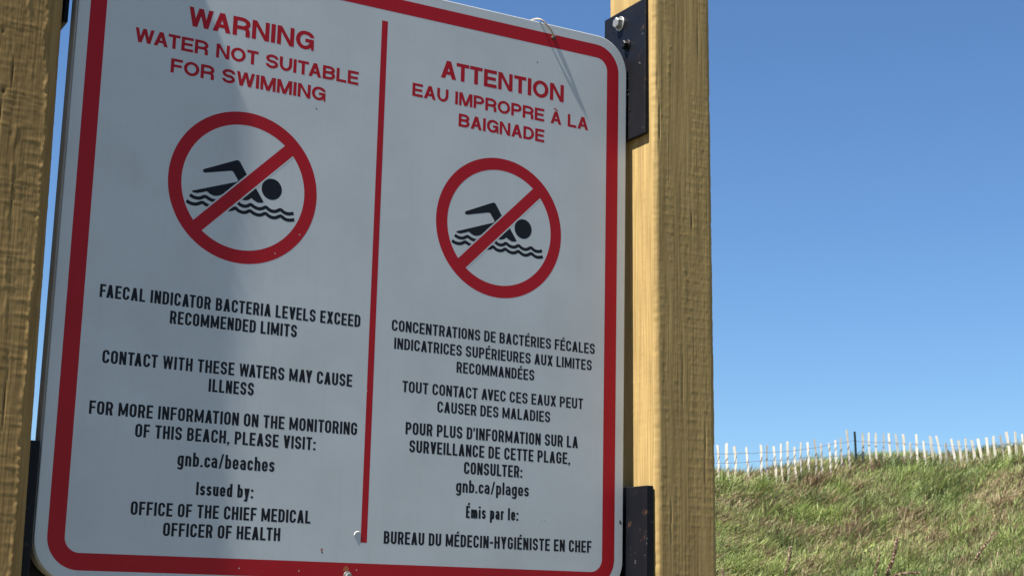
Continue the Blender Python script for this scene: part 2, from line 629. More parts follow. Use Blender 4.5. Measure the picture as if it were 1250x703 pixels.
def slat_mesh(u0, v0, u1, v1, w):
    a = fa(u1)
    T = pix_point(u0, v0, a - .02); B = pix_point(u1, v1, a)
    d = (B - T).normalized()
    B = B + d * 0.28
    L = (B - T).length
    face = Vector((-A_DIR.x, -A_DIR.y, 0))
    face.rotate(Matrix.Rotation(random.uniform(-.4, .4), 3, 'Z'))
    sx = d.cross(face).normalized(); fz = sx.cross(d).normalized()
    mb = MB()
    hw = .0140 * w; th = .005
    rings = []
    n = 7
    bow = random.uniform(-.012, .012); bow2 = random.uniform(-.008, .008)
    for i in range(n):
        t = i / (n - 1)
        c = T + d * (L * t) + sx * (bow * math.sin(math.pi * t) + bow2 * math.sin(2 * math.pi * t)) + fz * bow2 * math.sin(math.pi * t)
        k = hw * (random.uniform(.86, 1.08))
        top = random.uniform(-.010, .010) if i == 0 else 0
        rings.append([c - sx * k - fz * th + d * top, c + sx * k - fz * th - d * top, c + sx * k + fz * th - d * top, c - sx * k + fz * th + d * top])
    vs = [p for r_ in rings for p in r_]
    fs = [(0, 3, 2, 1), tuple(4 * (n - 1) + k for k in range(4))]
    for i in range(n - 1):
        for k in range(4):
            fs.append((i * 4 + k, i * 4 + (k + 1) % 4, (i + 1) * 4 + (k + 1) % 4, (i + 1) * 4 + k))
    mb.add(vs, fs)
    return mb


for s in slats:
    mat = {0: M_slat_white, 1: M_slat_grey, 2: M_slat_white}[s[5]]
    if s[5] == 2 and random.random() < .45: mat = M_slat_grey
    fix_normals(slat_mesh(*s[:5]).build('slat', mat, fence))
wires = [[(790, 553), (860, 553), (914, 552.5), (927, 552), (978, 548.5), (1020, 540.5), (1043, 537), (1054, 538.5), (1082, 539), (1127, 541.5), (1178, 544), (1210, 543), (1235, 540), (1250, 538.5), (1330, 536)],
         [(790, 566), (872, 565), (930, 562), (981, 558.5), (1043, 554), (1054, 555.5), (1106, 556.5), (1146, 558), (1190, 560), (1250, 555), (1330, 552)]]
for w in wires:
    mb = MB()
    pts = []
    for (u0, v0), (u1, v1) in zip(w[:-1], w[1:]):
        for k in range(4):
            t = k / 4
            uu = u0 + (u1 - u0) * t
            pts.append(pix_point(uu, v0 + (v1 - v0) * t + 1.0 * math.sin(math.pi * t), fa(uu) - .035))
    mb.tube(pts, .0032, 5)
    mb.build('wire', M_fwire, fence)
# steel T-post
mb = MB()
T = pix_point(1043.2, 526.5, fa(1044) - .1); B = pix_point(1045.8, 571, fa(1044) - .1)
d = (B - T).normalized(); B = B + d * .35
sx = B_DIR.copy(); fz = Vector((-A_DIR.x, -A_DIR.y, 0))


def bar(mb, P, Q, sx, fz, x0, x1, z0, z1):
    vs = [p + sx * x + fz * z for p in (P, Q) for x, z in ((x0, z0), (x1, z0), (x1, z1), (x0, z1))]
    mb.add(vs, [(0, 3, 2, 1), (4, 5, 6, 7), (0, 1, 5, 4), (1, 2, 6, 5), (2, 3, 7, 6), (3, 0, 4, 7)])


bar(mb, T, B, sx, fz, -.015, .015, 0, .008)
bar(mb, T + d * .004, B, sx, fz, -.005, .005, -.034, -.001)
for k in range(9):
    c = T + d * (.05 + k * .05)
    bar(mb, c, c + d * .014, sx, fz, -.009, .009, .0085, .016)
fix_normals(mb.build('steel_post', M_steel_green, fence))

# ------------------------------------------------------------------ dry seed stalks in front of the bank
STK = [((965, 666), (958, 703), 18.6, .9, 'tall brown dock stalk nearest the wooden post, kinked near its top'),
       ((1096, 655), (1082, 703), 18.4, 1.0, 'brown dock stalk with pale husks in the middle of the bank foot'),
       ((1214, 650), (1178, 703), 18.5, .95, 'long slanting dock stalk with pale seed husks, farthest right'),
       ((1074, 676), (1068, 703), 18.3, .7, 'short dark dock stalk left of the pale husked one'),
       ((1122, 698), (1090, 703), 18.0, .8, 'bent dock stalk lying low over the grass at the photo bottom'),
       ((882, 694), (886, 706), 18.2, .6, 'small dock stalk tip just right of the wooden post')]
for (u0, v0), (u1, v1), a, sz, lab in STK:
    tip = pix_point(u0, v0, a); low = pix_point(u1, v1, a)
    if 'bent' in lab:
        foot_u = 1084
        f0 = pix_point(foot_u, 712, a); fa_, fb_ = ab(f0)
        root = Vector((f0.x, f0.y, float(terrain(fa_, fb_)) - .03))
        ctrl = [root, f0, low, pix_point(1100, 699.5, a), pix_point(1110, 699, a), tip]
    else:
        dd = (low - tip)
        f0 = low + dd.normalized() * .25
        fa_, fb_ = ab(f0)
        root = Vector((f0.x, f0.y, float(terrain(fa_, fb_)) - .03))
        if root.z > f0.z - .05: root.z = f0.z - .1
        ctrl = [root, f0, low, low.lerp(tip, .5) + B_DIR * random.uniform(-.03, .03), tip]
    st_ = empty('dock_stalk', root)
    tag(st_, lab, 'dry weed', 'dry dock stalks at the foot of the bank')
    # resample
    pts = []
    for p0, p1 in zip(ctrl[:-1], ctrl[1:]):
        for k in range(6): pts.append(p0.lerp(p1, k / 6))
    pts.append(ctrl[-1])
    for it in range(2):
        pts = [pts[0]] + [(pts[i - 1] + pts[i] * 2 + pts[i + 1]) / 4 for i in range(1, len(pts) - 1)] + [pts[-1]]
    mb = MB(); mb.tube(pts, [.007 * sz * (1 - .6 * i / len(pts)) for i in range(len(pts))], 6)
    mb.build('stem', M_stalk, st_)
    hb = MB(); pale = []
    nseg = len(pts)
    i0 = int(nseg * .38)
    for i in range(i0, nseg - 1):
        for k in range(20):
            c = pts[i].lerp(pts[i + 1], random.random())
            t = (i - i0) / max(1, nseg - i0)
            r_ = random.uniform(.002, .027) * sz * (1.1 - .6 * t) * (.6 + .6 * abs(math.sin(i * 1.7)))
            ang = random.uniform(0, 2 * math.pi)
            c = c + Vector((math.cos(ang), math.sin(ang), random.uniform(-.6, .6))) * r_
            s = random.uniform(.009, .018) * sz
            e = Vector((random.uniform(-1, 1), random.uniform(-1, 1), random.uniform(-1, 1))).normalized()
            g = e.orthogonal().normalized(); h_ = e.cross(g)
            vs = [c + e * s, c - e * s, c + g * s * .7, c - g * s * .7, c + h_ * s * .5, c - h_ * s * .5]
            pale += [1 if random.random() < .33 else 0] * 8
            hb.add(vs, [(0, 2, 4), (0, 4, 3), (0, 3, 5), (0, 5, 2), (1, 4, 2), (1, 3, 4), (1, 5, 3), (1, 2, 5)])
    ho = hb.build('seed_head', M_stalk, st_)
    ho.data.materials.append(M_stalk_pale)
    ho.data.polygons.foreach_set('material_index', pale)


# ------------------------------------------------------------------ wooden posts
def post_mesh(name, mat, x0, x1, z0, z1, y_top, y_bot, leanx, r, seed, rough, ragged, mark, checks):
    """square timber with eased arrises, sawn and torn surface in real relief"""
    # perimeter samples (x, z, nx, nz, s), counter-clockwise seen from above starting at the back
    per = []
    step = .0019

    def line(xa, za, xb, zb, nx, nz, fine):
        L = math.hypot(xb - xa, zb - za)
        n = max(2, int(L / (step if fine else .02)))
        for k in range(n):
            t = k / n
            per.append((xa + (xb - xa) * t, za + (zb - za) * t, nx, nz))

    def arc(cx_, cz_, a0, a1):
        for k in range(7):
            a = rad(a0 + (a1 - a0) * k / 7)
            per.append((cx_ + r * math.cos(a), cz_ + r * math.sin(a), math.cos(a), math.sin(a)))
    line(x1, z0 + r, x1, z1 - r, 1, 0, seed < 50)
    arc(x1 - r, z1 - r, 0, 90)
    line(x1 - r, z1, x0 + r, z1, 0, 1, True)
    arc(x0 + r, z1 - r, 90, 180)
    line(x0, z1 - r, x0, z0 + r, -1, 0, seed >= 50)
    arc(x0 + r, z0 + r, 180, 270)
    line(x0 + r, z0, x1 - r, z0, 0, -1, False)
    arc(x1 - r, z0 + r, 270, 360)
    per = np.array(per)
    ds = np.hypot(np.diff(per[:, 0], append=per[0, 0]), np.diff(per[:, 1], append=per[0, 1]))
    s = np.concatenate([[0], np.cumsum(ds)[:-1]])
    lo, hi = -1.12, 0.20
    ys = np.unique(np.concatenate([np.linspace(y_bot, lo, 12), np.arange(lo, hi, .0026), np.linspace(hi, y_top, 8)]))
    S, Y = np.meshgrid(s, ys, indexing='xy')
    # relief, in sign units (1 unit = 0.64 m)
    sawamt = .0002 if ragged else .00040
    warp = (fbm(S * 12, Y * 3, seed, 3) - .47) * .05
    grain = fbm((S + warp) * 95, Y * 2.2, seed + 5, 3) - .47
    saw_ph = Y / mark + .25 * (fbm(S * 25, Y * 4, seed + 9, 2) - .4) + S * .6
    saw = np.abs((saw_ph % 1) - .5) * 2
    saw = np.clip(saw - .72, 0, 1) / .28
    sawmask = np.clip((fbm((S + warp) * 70, Y * 6, seed + 12, 3) - .42) * 6, 0, 1)
    fuzz = fbm(S * 260, Y * 130, seed + 15, 3) - .47
    hgt = rough * ((.0008 if ragged else .0011) * grain + sawamt * saw * sawmask + .0009 * fuzz * (.4 + sawmask) + (.0030 * np.clip(fbm(S * 26, Y * 260, seed + 31, 3) - .50, 0, 1) if ragged else 0))
    if ragged:
        # torn strips of fibre running down the face
        # the wane along the right arris, with a frayed lip of lifted fibres
        xb = x1 - .012 - .030 * np.clip(fbm(Y * 5.5, Y * 0 + 2.3, seed + 20, 4) - .30, 0, 1) - .006 * (fbm(Y * 60, Y * 0 + 4.1, seed + 23, 2) - .37)
        e = per[:, 0][None, :] - xb
        face = np.clip((per[:, 3][None, :] - .3) * 3, 0, 1)
        frill = np.clip(fbm(S * 190, Y * 150, seed + 25, 3) - .36, 0, 1)
        lip = np.exp(-((e + .0035) / .0032) ** 2)
        hgt = hgt + ragged * face * (-.0060 * np.clip(e / .003, 0, 1) + .0075 * lip * frill)
        # a second torn streak further in
        xs2 = x1 - .058 + .020 * (fbm(Y * 4, Y * 0 + 7.7, seed + 27, 3) - .4)
        e2 = per[:, 0][None, :] - xs2
        hgt = hgt + ragged * face * .0060 * np.exp(-(e2 / .0035) ** 2) * np.clip(fbm(S * 150, Y * 50, seed + 28, 3) - .42, 0, 1)
    # arrises bruised and chipped, seasoning checks and small knots
    corner = np.clip(np.abs(per[:, 2] * per[:, 3]) * 2, 0, 1)[None, :]
    hgt = hgt - corner * (.0026 * np.clip(fbm(Y * 22 + S * 5, Y * 60, seed + 40, 3) - .46, 0, 1) + .0018 * np.clip(fbm(Y * 90, S * 60 + Y * 40, seed + 44, 2) - .3, 0, 1))
    chk = np.zeros_like(hgt)
    XF = per[:, 0][None, :] + leanx * (0.0 - Y)
    front_ = (per[:, 3] > .5)[None, :]
    for (kx, ky, kw, kl) in checks:
        wob = (fbm(Y * 30, Y * 0 + kx * 50, seed + 50, 2) - .37) * .004
        d_ = ((XF - kx - wob) / kw) ** 2 + ((Y - ky) / kl) ** 2
        chk = np.maximum(chk, np.exp(-d_ * 1.4) * front_)
    hgt = hgt - .0016 * chk
    nx = per[:, 2][None, :]; nz = per[:, 3][None, :]
    X = per[:, 0][None, :] + leanx * (0.0 - Y) + nx * hgt
    Zs = per[:, 1][None, :] + nz * hgt
    P = np.stack([X * U, -Zs * U, EYE + (Y - CS[1]) * U], -1)
    ny, ns = S.shape
    j = np.arange(ns)
    i = np.arange(ny - 1)[:, None] * ns
    q = np.stack([i + j, i + (j + 1) % ns, i + ns + (j + 1) % ns, i + ns + j], -1).reshape(-1, 4)
    o = np_mesh(name, P.reshape(-1, 3), q, mat, True)
    ca_ = o.data.attributes.new('check', 'FLOAT', 'POINT')
    ca_.data.foreach_set('value', chk.ravel().astype(np.float32))
    # end grain cap as one polygon fan in a bmesh
    import bmesh
    bm = bmesh.new(); bm.from_mesh(o.data); bm.verts.ensure_lookup_table()
    bm.faces.new([bm.verts[(ny - 1) * ns + k] for k in range(ns)])
    bm.to_mesh(o.data); bm.free()
    base = Vector((((x0 + x1) / 2 + leanx * (-y_bot)) * U, -(z0 + z1) / 2 * U, 0))
    o.data.transform(Matrix.Translation(-base)); o.location = base
    return o


Y_GROUND = CS[1] - EYE / U
LEAN = 0.0128
right_post = post_mesh('wooden_post', M_wood_b, 1.0318, 1.1665, -.085, .07, .42, Y_GROUND - .02, LEAN, .0105, 60, .45, 0, .0172,
                       [(1.0425, -.075, .0016, .030), (1.120, -.335, .0014, .016), (1.046, -.16, .0010, .05), (1.135, .03, .0009, .035), (1.1, -.62, .0009, .06), (1.075, -.90, .0010, .05), (1.15, -.78, .0008, .08)])
tag(right_post, 'pale sawn timber post right of the sign, its left side lit by the sun', 'post', 'wooden sign posts')
left_post = post_mesh('wooden_post', M_wood_a, -.190, -.0490, -.119, .0315, .347, Y_GROUND - .02, .0118, .0140, 5, .5, .55, .024,
                      [(-.1265, -.303, .0030, .0055), (-.128, -.345, .0016, .030), (-.140, -.238, .0018, .004), (-.134, -.21, .0016, .004), (-.115, -.27, .0009, .02), (-.10, -.46, .0008, .05), (-.085, -.75, .0009, .07)])
tag(left_post, 'rough timber post with torn fibres left of the sign at the photo edge', 'post', 'wooden sign posts')


# ------------------------------------------------------------------ the sign
sign = empty('warning_sign', W(.5, -1.03, 0))
tag(sign, 'white bilingual swimming warning sign with red border between two timber posts', 'sign')


def rrect(x0, x1, y0, y1, r, n=12):
    pts = []
    for cx_, cy_, a0 in ((x1 - r, y1 - r, 0), (x0 + r, y1 - r, 90), (x0 + r, y0 + r, 180), (x1 - r, y0 + r, 270)):
        for k in range(n + 1):
            a = rad(a0 + 90 * k / n)
            pts.append((cx_ + r * math.cos(a), cy_ + r * math.sin(a)))
    return pts


def slab(mb, outline, z0, z1, bev):
    """flat plate with rounded front and back edges"""
    n = len(outline)
    cxm = sum(p[0] for p in outline) / n; cym = sum(p[1] for p in outline) / n
    nor = []
    for i in range(n):
        a = outline[i - 1]; b = outline[(i + 1) % n]
        dx, dy = b[0] - a[0], b[1] - a[1]
        l = math.hypot(dx, dy); nor.append((dy / l, -dx / l))
    rings = []
    for off, z in ((-bev, z0), (-bev * .3, z0 + bev * .3), (0, z0 + bev), (0, z1 - bev), (-bev * .3, z1 - bev * .3), (-bev, z1)):
        rings.append([W(p[0] + m[0] * off, p[1] + m[1] * off, z) for p, m in zip(outline, nor)])
    vs = [p for r_ in rings for p in r_]
    fs = [tuple(range(n))[::-1], tuple((len(rings) - 1) * n + k for k in range(n))]
    for i in range(len(rings) - 1):
        for k in range(n):
            k2 = (k + 1) % n
            fs.append((i * n + k, i * n + k2, (i + 1) * n + k2, (i + 1) * n + k))
    mb.add(vs, fs)


BOT = -1.0276
mb = MB(); slab(mb, rrect(-.0186, 1.0186, BOT, .0188, .066), -.0065, 0, .0016)
panel = mb.build('panel', M_white, sign)
mb = MB(); slab(mb, rrect(-.0200, 1.0150, BOT + .001, .0165, .066), -.043, -.0082, .0025)
backing = mb.build('backing_board', M_side, sign)

# the printing lies on the face in thin sheets
ZP = 0.00006


def ring_face(mb, outer, inner, z):
    n = len(outer)
    vs = [W(x, y, z) for x, y in outer] + [W(x, y, z) for x, y in inner]
    mb.add(vs, [(k, (k + 1) % n, n + (k + 1) % n, n + k) for k in range(n)])


band = 0.02585
mb = MB()
ring_face(mb, rrect(0, 1, -1.0088, 0, .0500), rrect(band, 1 - band, -1.0088 + band, -band, .0235), ZP)
border = mb.build('red_border', M_red, sign)
mb = MB(); mb.add([W(x, y, ZP) for x, y in ((.5051, -.9495), (.5164, -.9495), (.5164, -.0462), (.5051, -.0462))], [(0, 1, 2, 3)])
mb.build('divider_line', M_red, sign)


# ---- prohibition pictograms
BODY = [(-0.554, 0.120), (-0.557, 0.140), (-0.542, 0.157), (-0.13, 0.339), (-0.108, 0.345), (-0.09, 0.341), (-0.072, 0.326), (0.032, 0.166), (0.168, 0.001), (0.272, -0.150), (0.268, -0.163), (0.245, -0.170), (0.194, -0.174),
        (0.149, -0.155), (0.105, -0.128), (0.08, -0.15), (0.052, -0.164), (0.018, -0.172), (-0.03, -0.165), (-0.10, -0.13), (-0.15, -0.16), (-0.20, -0.165), (-0.235, -0.155), (-0.277, -0.130), (-0.31, -.155), (-0.367, -0.172), (-0.41, -0.170), (-0.445, -0.155), (-0.489, -0.128), (-.52, -.14),
        (-0.545, -0.150), (-0.612, -0.172), (-0.66, -0.170), (-0.683, -0.160), (-0.68, -.148), (-0.105, 0.056), (-.093, .066), (-0.089, 0.085), (-0.155, 0.178), (-0.165, .186), (-0.188, 0.188), (-0.516, 0.111), (-0.538, 0.110)]
W1 = [(-0.704, -0.205), (-0.654, -0.232), (-0.585, -0.236), (-0.54, -.215), (-0.505, -0.190), (-0.45, -0.225), (-0.38, -0.240), (-.32, -.225), (-.28, -.192), (-.23, -.23), (-.16, -.243), (-.11, -.222), (-.08, -.198), (-0.05, -0.236), (0.018, -0.252), (.065, -.238), (0.103, -0.205), (.14, -.235), (0.205, -0.256), (0.26, -0.245), (0.308, -0.208), (.345, -.243), (0.40, -0.262), (0.456, -0.252), (0.508, -0.212), (.545, -.245), (0.59, -0.262), (0.639, -0.260), (0.691, -0.243)]
W2 = [(x, y - .083) for x, y in W1]
W2 = [(x - .04 + .055 * (x + .7) / 1.4, y) for x, y in W2]


def poly_ribbon(pts, hw):
    L_, R_ = [], []
    n = len(pts)
    for i in range(n):
        a = pts[max(0, i - 1)]; b = pts[min(n - 1, i + 1)]
        dx, dy = b[0] - a[0], b[1] - a[1]; l = math.hypot(dx, dy) or 1
        nx_, ny_ = -dy / l * hw, dx / l * hw
        L_.append((pts[i][0] + nx_, pts[i][1] + ny_)); R_.append((pts[i][0] - nx_, pts[i][1] - ny_))
    return L_, R_


def smooth_pts(pts, n=3):
    out = []
    for (x0, y0), (x1, y1) in zip(pts[:-1], pts[1:]):
        for k in range(n): out.append((x0 + (x1 - x0) * k / n, y0 + (y1 - y0) * k / n))
    out.append(pts[-1])
    for it in range(2):
        out = [out[0]] + [((out[i - 1][0] + 2 * out[i][0] + out[i + 1][0]) / 4, (out[i - 1][1] + 2 * out[i][1] + out[i + 1][1]) / 4) for i in range(1, len(out) - 1)] + [out[-1]]
    return out


def pictogram(cx_, cy_, r, lang):
    root_mb = MB()
    circ = [(math.cos(2 * math.pi * k / 96), math.sin(2 * math.pi * k / 96)) for k in range(96)]
    P = lambda x, y: (cx_ + x * r, cy_ + y * r)
    ring_face(root_mb, [P(x, y) for x, y in circ], [P(x * .826, y * .826) for x, y in circ], ZP)
    ring = root_mb.build('prohibition_ring', M_red, sign)
    c45 = math.sqrt(.5)

    def slash(hw, ext):
        e = math.sqrt(max(0, ext * ext - hw * hw))
        return [(-e * c45 - hw * c45, -e * c45 + hw * c45), (-e * c45 + hw * c45, -e * c45 - hw * c45), (e * c45 + hw * c45, e * c45 - hw * c45), (e * c45 - hw * c45, e * c45 + hw * c45)]
    sb = MB(); sb.add([W(*P(*q), ZP + .00003) for q in slash(.0845, .86)], [(0, 1, 2, 3)])
    sb.build('slash', M_red, ring)
    wb = MB(); wb.add([W(*P(*q), ZP + .00002) for q in slash(.103, .826)], [(0, 1, 2, 3)])
    wb.build('slash_outline', M_white, ring)
    bb = MB(); bb.add([W(*P(*q), ZP) for q in BODY], [tuple(range(len(BODY)))[::-1]])
    bb.build('swimmer', M_black_ink, ring)
    hb = MB(); hb.add([W(*P(.3745 + .139 * x, .031 + .141 * y), ZP) for x, y in circ], [tuple(range(96))])
    hb.build('swimmer_head', M_black_ink, ring)
    for wv in (W1, W2):
        L_, R_ = poly_ribbon(smooth_pts(wv), .0225)
        q = MB(); n = len(L_)
        q.add([W(*P(*p), ZP) for p in L_] + [W(*P(*p), ZP) for p in R_], [(k, n + k, n + k + 1, k + 1) for k in range(n - 1)])
        q.build('wave', M_black_ink, ring)


pictogram(.27134, -.3851, .12757, 'English')
pictogram(.75063, -.3851, .12757, 'French')


# ---- lettering: a small stroke alphabet
def rpath(pts, closed=False):
    """pts: (x, y) or (x, y, rx, ry) with elliptical rounding at right-angled corners"""
    out = []
    n = len(pts)
    for i, p in enumerate(pts):
        if len(p) == 2 or (not closed and i in (0, n - 1)):
            out.append((p[0], p[1])); continue
        x, y, rx, ry = p
        a = pts[i - 1]; b = pts[(i + 1) % n]

        def toward(q):
            dx, dy = q[0] - x, q[1] - y
            k = .5 if len(q) == 4 and (closed or q not in (pts[0], pts[-1])) else .97
            if abs(dx) > abs(dy): return (math.copysign(min(rx, abs(dx) * max(k, .5)), dx), 0)
            return (0, math.copysign(min(ry, abs(dy) * max(k, .5)), dy))
        da, db = toward(a), toward(b)
        c = (x + da[0] + db[0], y + da[1] + db[1])
        for k in range(9):
            t = math.pi / 2 * k / 8
            # from a-side point to b-side point round the corner
            out.append((c[0] - db[0] * math.cos(t) - da[0] * math.sin(t), c[1] - db[1] * math.cos(t) - da[1] * math.sin(t)))
    res = []
    for p in out:
        if not res or math.hypot(p[0] - res[-1][0], p[1] - res[-1][1]) > 1e-5: res.append(p)
    return res


def ribbon(pts, tx, ty, closed=False):
    """quad strip, tx = thickness of upright strokes, ty = thickness of level strokes"""
    n = len(pts)
    if closed and math.hypot(pts[0][0] - pts[-1][0], pts[0][1] - pts[-1][1]) < 1e-5: pts = pts[:-1]; n -= 1

    def seg(i, j):
        dx, dy = pts[j][0] - pts[i][0], pts[j][1] - pts[i][1]; l = math.hypot(dx, dy)
        return dx / l, dy / l
    vs = []
    for i in range(n):
        if closed: d1 = seg(i - 1, i); d2 = seg(i, (i + 1) % n)
        else:
            d1 = seg(i - 1, i) if i > 0 else seg(i, i + 1)
            d2 = seg(i, i + 1) if i < n - 1 else d1
        n1 = (-d1[1], d1[0]); n2 = (-d2[1], d2[0])
        mx, my = n1[0] + n2[0], n1[1] + n2[1]
        l2 = (mx * mx + my * my) / 2 or 1
        mx, my = mx / l2, my / l2
        vs.append((pts[i][0] + mx * tx / 2, pts[i][1] + my * ty / 2))
        vs.append((pts[i][0] - mx * tx / 2, pts[i][1] - my * ty / 2))
    m = n if closed else n - 1
    return vs, [(2 * k + 1, 2 * ((k + 1) % n) + 1, 2 * ((k + 1) % n), 2 * k) for k in range(m)]


def glyph(ch, w, t, ty, helv):
    """list of (verts, faces) in a cell w wide and 1 high"""
    S_ = []
    l, r_ = t / 2, w - t / 2
    b, T = ty / 2, 1 - ty / 2
    rx = (w - t) / 2
    ry = (T - b) / 2 if helv else min(rx * 1.15, (T - b) / 2)
    xh = .73
    xT = xh - ty / 2

    def rect(x0, x1, y0, y1): S_.append(([(x0, y0), (x1, y0), (x1, y1), (x0, y1)], [(0, 1, 2, 3)]))

    def para(x0, x1, y0, y1, tw): S_.append(([(x0, y0), (x0 + tw, y0), (x1 + tw, y1), (x1, y1)], [(0, 1, 2, 3)]))

    def path(pts, closed=False): S_.append(ribbon(rpath(pts, closed), t, ty, closed))
    acc = None
    if ch in 'ÉÀé': acc, ch = ch, {'É': 'E', 'À': 'A', 'é': 'e'}[ch]
    if ch == 'A':
        tw = t * 1.12
        para(0, (w - tw) / 2, 0, 1, tw); para(w - tw, (w - tw) / 2, 0, 1, tw)
        rect(w * .2, w * .8, .22, .22 + ty * .95)
    elif ch == 'B':
        rect(0, t, 0, 1); k = .93
        path([(t * .9, T), (r_ - .03 * w, T, rx * .9, (T - .52) / 2), (r_ - .03 * w, .52, rx * .9, (T - .52) / 2), (t * .9, .52)])
        path([(t * .9, .52), (r_, .52, rx * .9, (.52 - b) / 2), (r_, b, rx * .9, (.52 - b) / 2), (t * .9, b)])
    elif ch == 'C': path([(r_, .66), (r_, T, rx, min(ry, .34 - ty / 2)), (l, T, rx, ry), (l, b, rx, ry), (r_, b, rx, min(ry, .34 - ty / 2)), (r_, .34)])
    elif ch == 'D': path([(l, T), (r_, T, rx * 1.2, ry), (r_, b, rx * 1.2, ry), (l, b)], True)
    elif ch in 'EF':
        rect(0, t, 0, 1); rect(t * .9, w, 1 - ty, 1); rect(t * .9, w * .93, .5 - ty * .45, .5 + ty * .5)
        if ch == 'E': rect(t * .9, w, 0, ty)
    elif ch == 'G':
        path([(r_, .68), (r_, T, rx, .32 - ty / 2), (l, T, rx, ry), (l, b, rx, ry), (r_, b, rx, min(ry, .38)), (r_, .50)])
        rect(w * .52, w - t * .02, .40, .40 + ty * .95)
        if helv: rect(w - t * .62, w, 0, .42)
    elif ch == 'H': rect(0, t, 0, 1); rect(w - t, w, 0, 1); rect(t * .9, w - t * .9, .5 - ty / 2, .5 + ty / 2)
    elif ch == 'I': rect(0, t, 0, 1)
    elif ch == 'L': rect(0, t, 0, 1); rect(t * .9, w, 0, ty)
    elif ch == 'M':
        rect(0, t * .92, 0, 1); rect(w - t * .92, w, 0, 1); tw = t * 1.05
        yb = 0.0 if helv else .10; tw = t * (1.05 if helv else .85)
        para((w - tw) / 2, t * .1, yb, 1, tw); para((w - tw) / 2, w - tw - t * .1, yb, 1, tw)
    elif ch == 'N':
        rect(0, t * .95, 0, 1); rect(w - t * .95, w, 0, 1); para(w - t * 1.05, t * .05, 0, 1, t * 1.0)
    elif ch == 'O': path([(l, T, rx, ry), (r_, T, rx, ry), (r_, b, rx, ry), (l, b, rx, ry)], True)
    elif ch in 'PR':
        rect(0, t, 0, 1); ym = .45
        path([(t * .9, T), (r_, T, rx * 1.0, (T - ym) / 2), (r_, ym, rx, (T - ym) / 2), (t * .9, ym)])
        if ch == 'R':
            if helv:
                path([(w * .45, ym), (r_ - .01, ym, rx * .6, .2), (r_ - .01, 0)])
            else: para(w - t * 1.05, w * .42, 0, .5, t * 1.05)
    elif ch == 'S':
        h1 = (T - .5) / 2; h2 = (.5 - b) / 2
        path([(r_, .69), (r_, T, rx, min(h1, .2)), (l, T, rx, h1), (l, .5, rx, h1), (r_, .5, rx, h2), (r_, b, rx, h2), (l, b, rx, min(h2, .2)), (l, .31)])
    elif ch == 'T': rect(0, w, 1 - ty, 1); rect((w - t) / 2, (w + t) / 2, 0, 1 - ty * .9)
    elif ch == 'U': path([(l, 1), (l, b, rx, min(ry, .4)), (r_, b, rx, min(ry, .4)), (r_, 1)])
    elif ch == 'V': tw = t * 1.1; para((w - tw) / 2, 0, 0, 1, tw); para((w - tw) / 2, w - tw, 0, 1, tw)
    elif ch == 'W':
        tw = t * (1.0 if helv else .84); q = w * .27
        para(q - tw / 2, 0, 0, 1, tw); para(q - tw / 2, (w - tw) / 2, 0, 1, tw); para(w - q - tw / 2, (w - tw) / 2, 0, 1, tw); para(w - q - tw / 2, w - tw, 0, 1, tw)
    elif ch == 'X': tw = t * 1.1; para(0, w - tw, 0, 1, tw); para(w - tw, 0, 0, 1, tw)
    elif ch == 'Y': tw = t * 1.1; para((w - tw) / 2, 0, .36, 1, tw); para((w - tw) / 2, w - tw, .36, 1, tw); rect((w - t) / 2, (w + t) / 2, 0, .45)
    elif ch == '.': rect(0, t, 0, ty * 1.05)
    elif ch == ',': rect(0, t, 0, ty); para(-.01, t * .4, -.13, .02, t * .5)
    elif ch == ':': rect(0, t, 0, ty * 1.05); rect(0, t, .5, .5 + ty * 1.05)
    elif ch == "'": rect(0, t * .8, .70, 1)
    elif ch == '-': rect(0, w, .38, .38 + ty)
    elif ch == '/': para(0, w - t * .8, -.02, 1.02, t * .8)
    else:
        o = [(l, xT, rx, min(rx * 1.2, .25)), (r_, xT, rx, min(rx * 1.2, .25)), (r_, b, rx, min(rx * 1.2, .25)), (l, b, rx, min(rx * 1.2, .25))]
        q = min(rx * 1.2, .25)
        if ch == 'a':
            path([(l + .01, xh * .74), (l + .01, xT, rx, .12), (r_, xT, rx, .2), (r_, 0)])
            path([(r_, xh * .56), (l, xh * .56, rx, .13), (l, b, rx, .16), (r_, b)])
        elif ch == 'b': rect(0, t, 0, 1); path(o, True)
        elif ch == 'd': rect(w - t, w, 0, 1); path(o, True)
        elif ch == 'p': rect(0, t, -.27, xh); path(o, True)
        elif ch == 'g':
            path(o, True)
            path([(r_, xh), (r_, -.27 + ty / 2, rx, .2), (l, -.27 + ty / 2, rx, .12), (l, -.10)])
        elif ch == 'c': path([(r_, xh * .66), (r_, xT, rx, min(q, .18)), (l, xT, rx, q), (l, b, rx, q), (r_, b, rx, min(q, .18)), (r_, xh * .34)])
        elif ch == 'e':
            path([(r_, xh * .45), (r_, xT, rx, min(q, .24)), (l, xT, rx, q), (l, b, rx, q), (r_, b, rx, min(q, .16)), (r_, xh * .30)])
            rect(t * .9, w - t * .02, xh * .46 - ty * .45, xh * .46 + ty * .35)
        elif ch == 'h': rect(0, t, 0, 1); path([(l, xT * .7), (l, xT, rx, q), (r_, xT, rx, q), (r_, 0)])
        elif ch == 'n': rect(0, t, 0, xh); path([(l, xT * .7), (l, xT, rx, q), (r_, xT, rx, q), (r_, 0)])
        elif ch == 'r': rect(0, t, 0, xh); path([(l, xT * .6), (l, xT, rx * 1.4, q), (w, xT)])
        elif ch == 'm':
            rect(0, t, 0, xh); c_ = w / 2; rr = (c_ - l) / 2
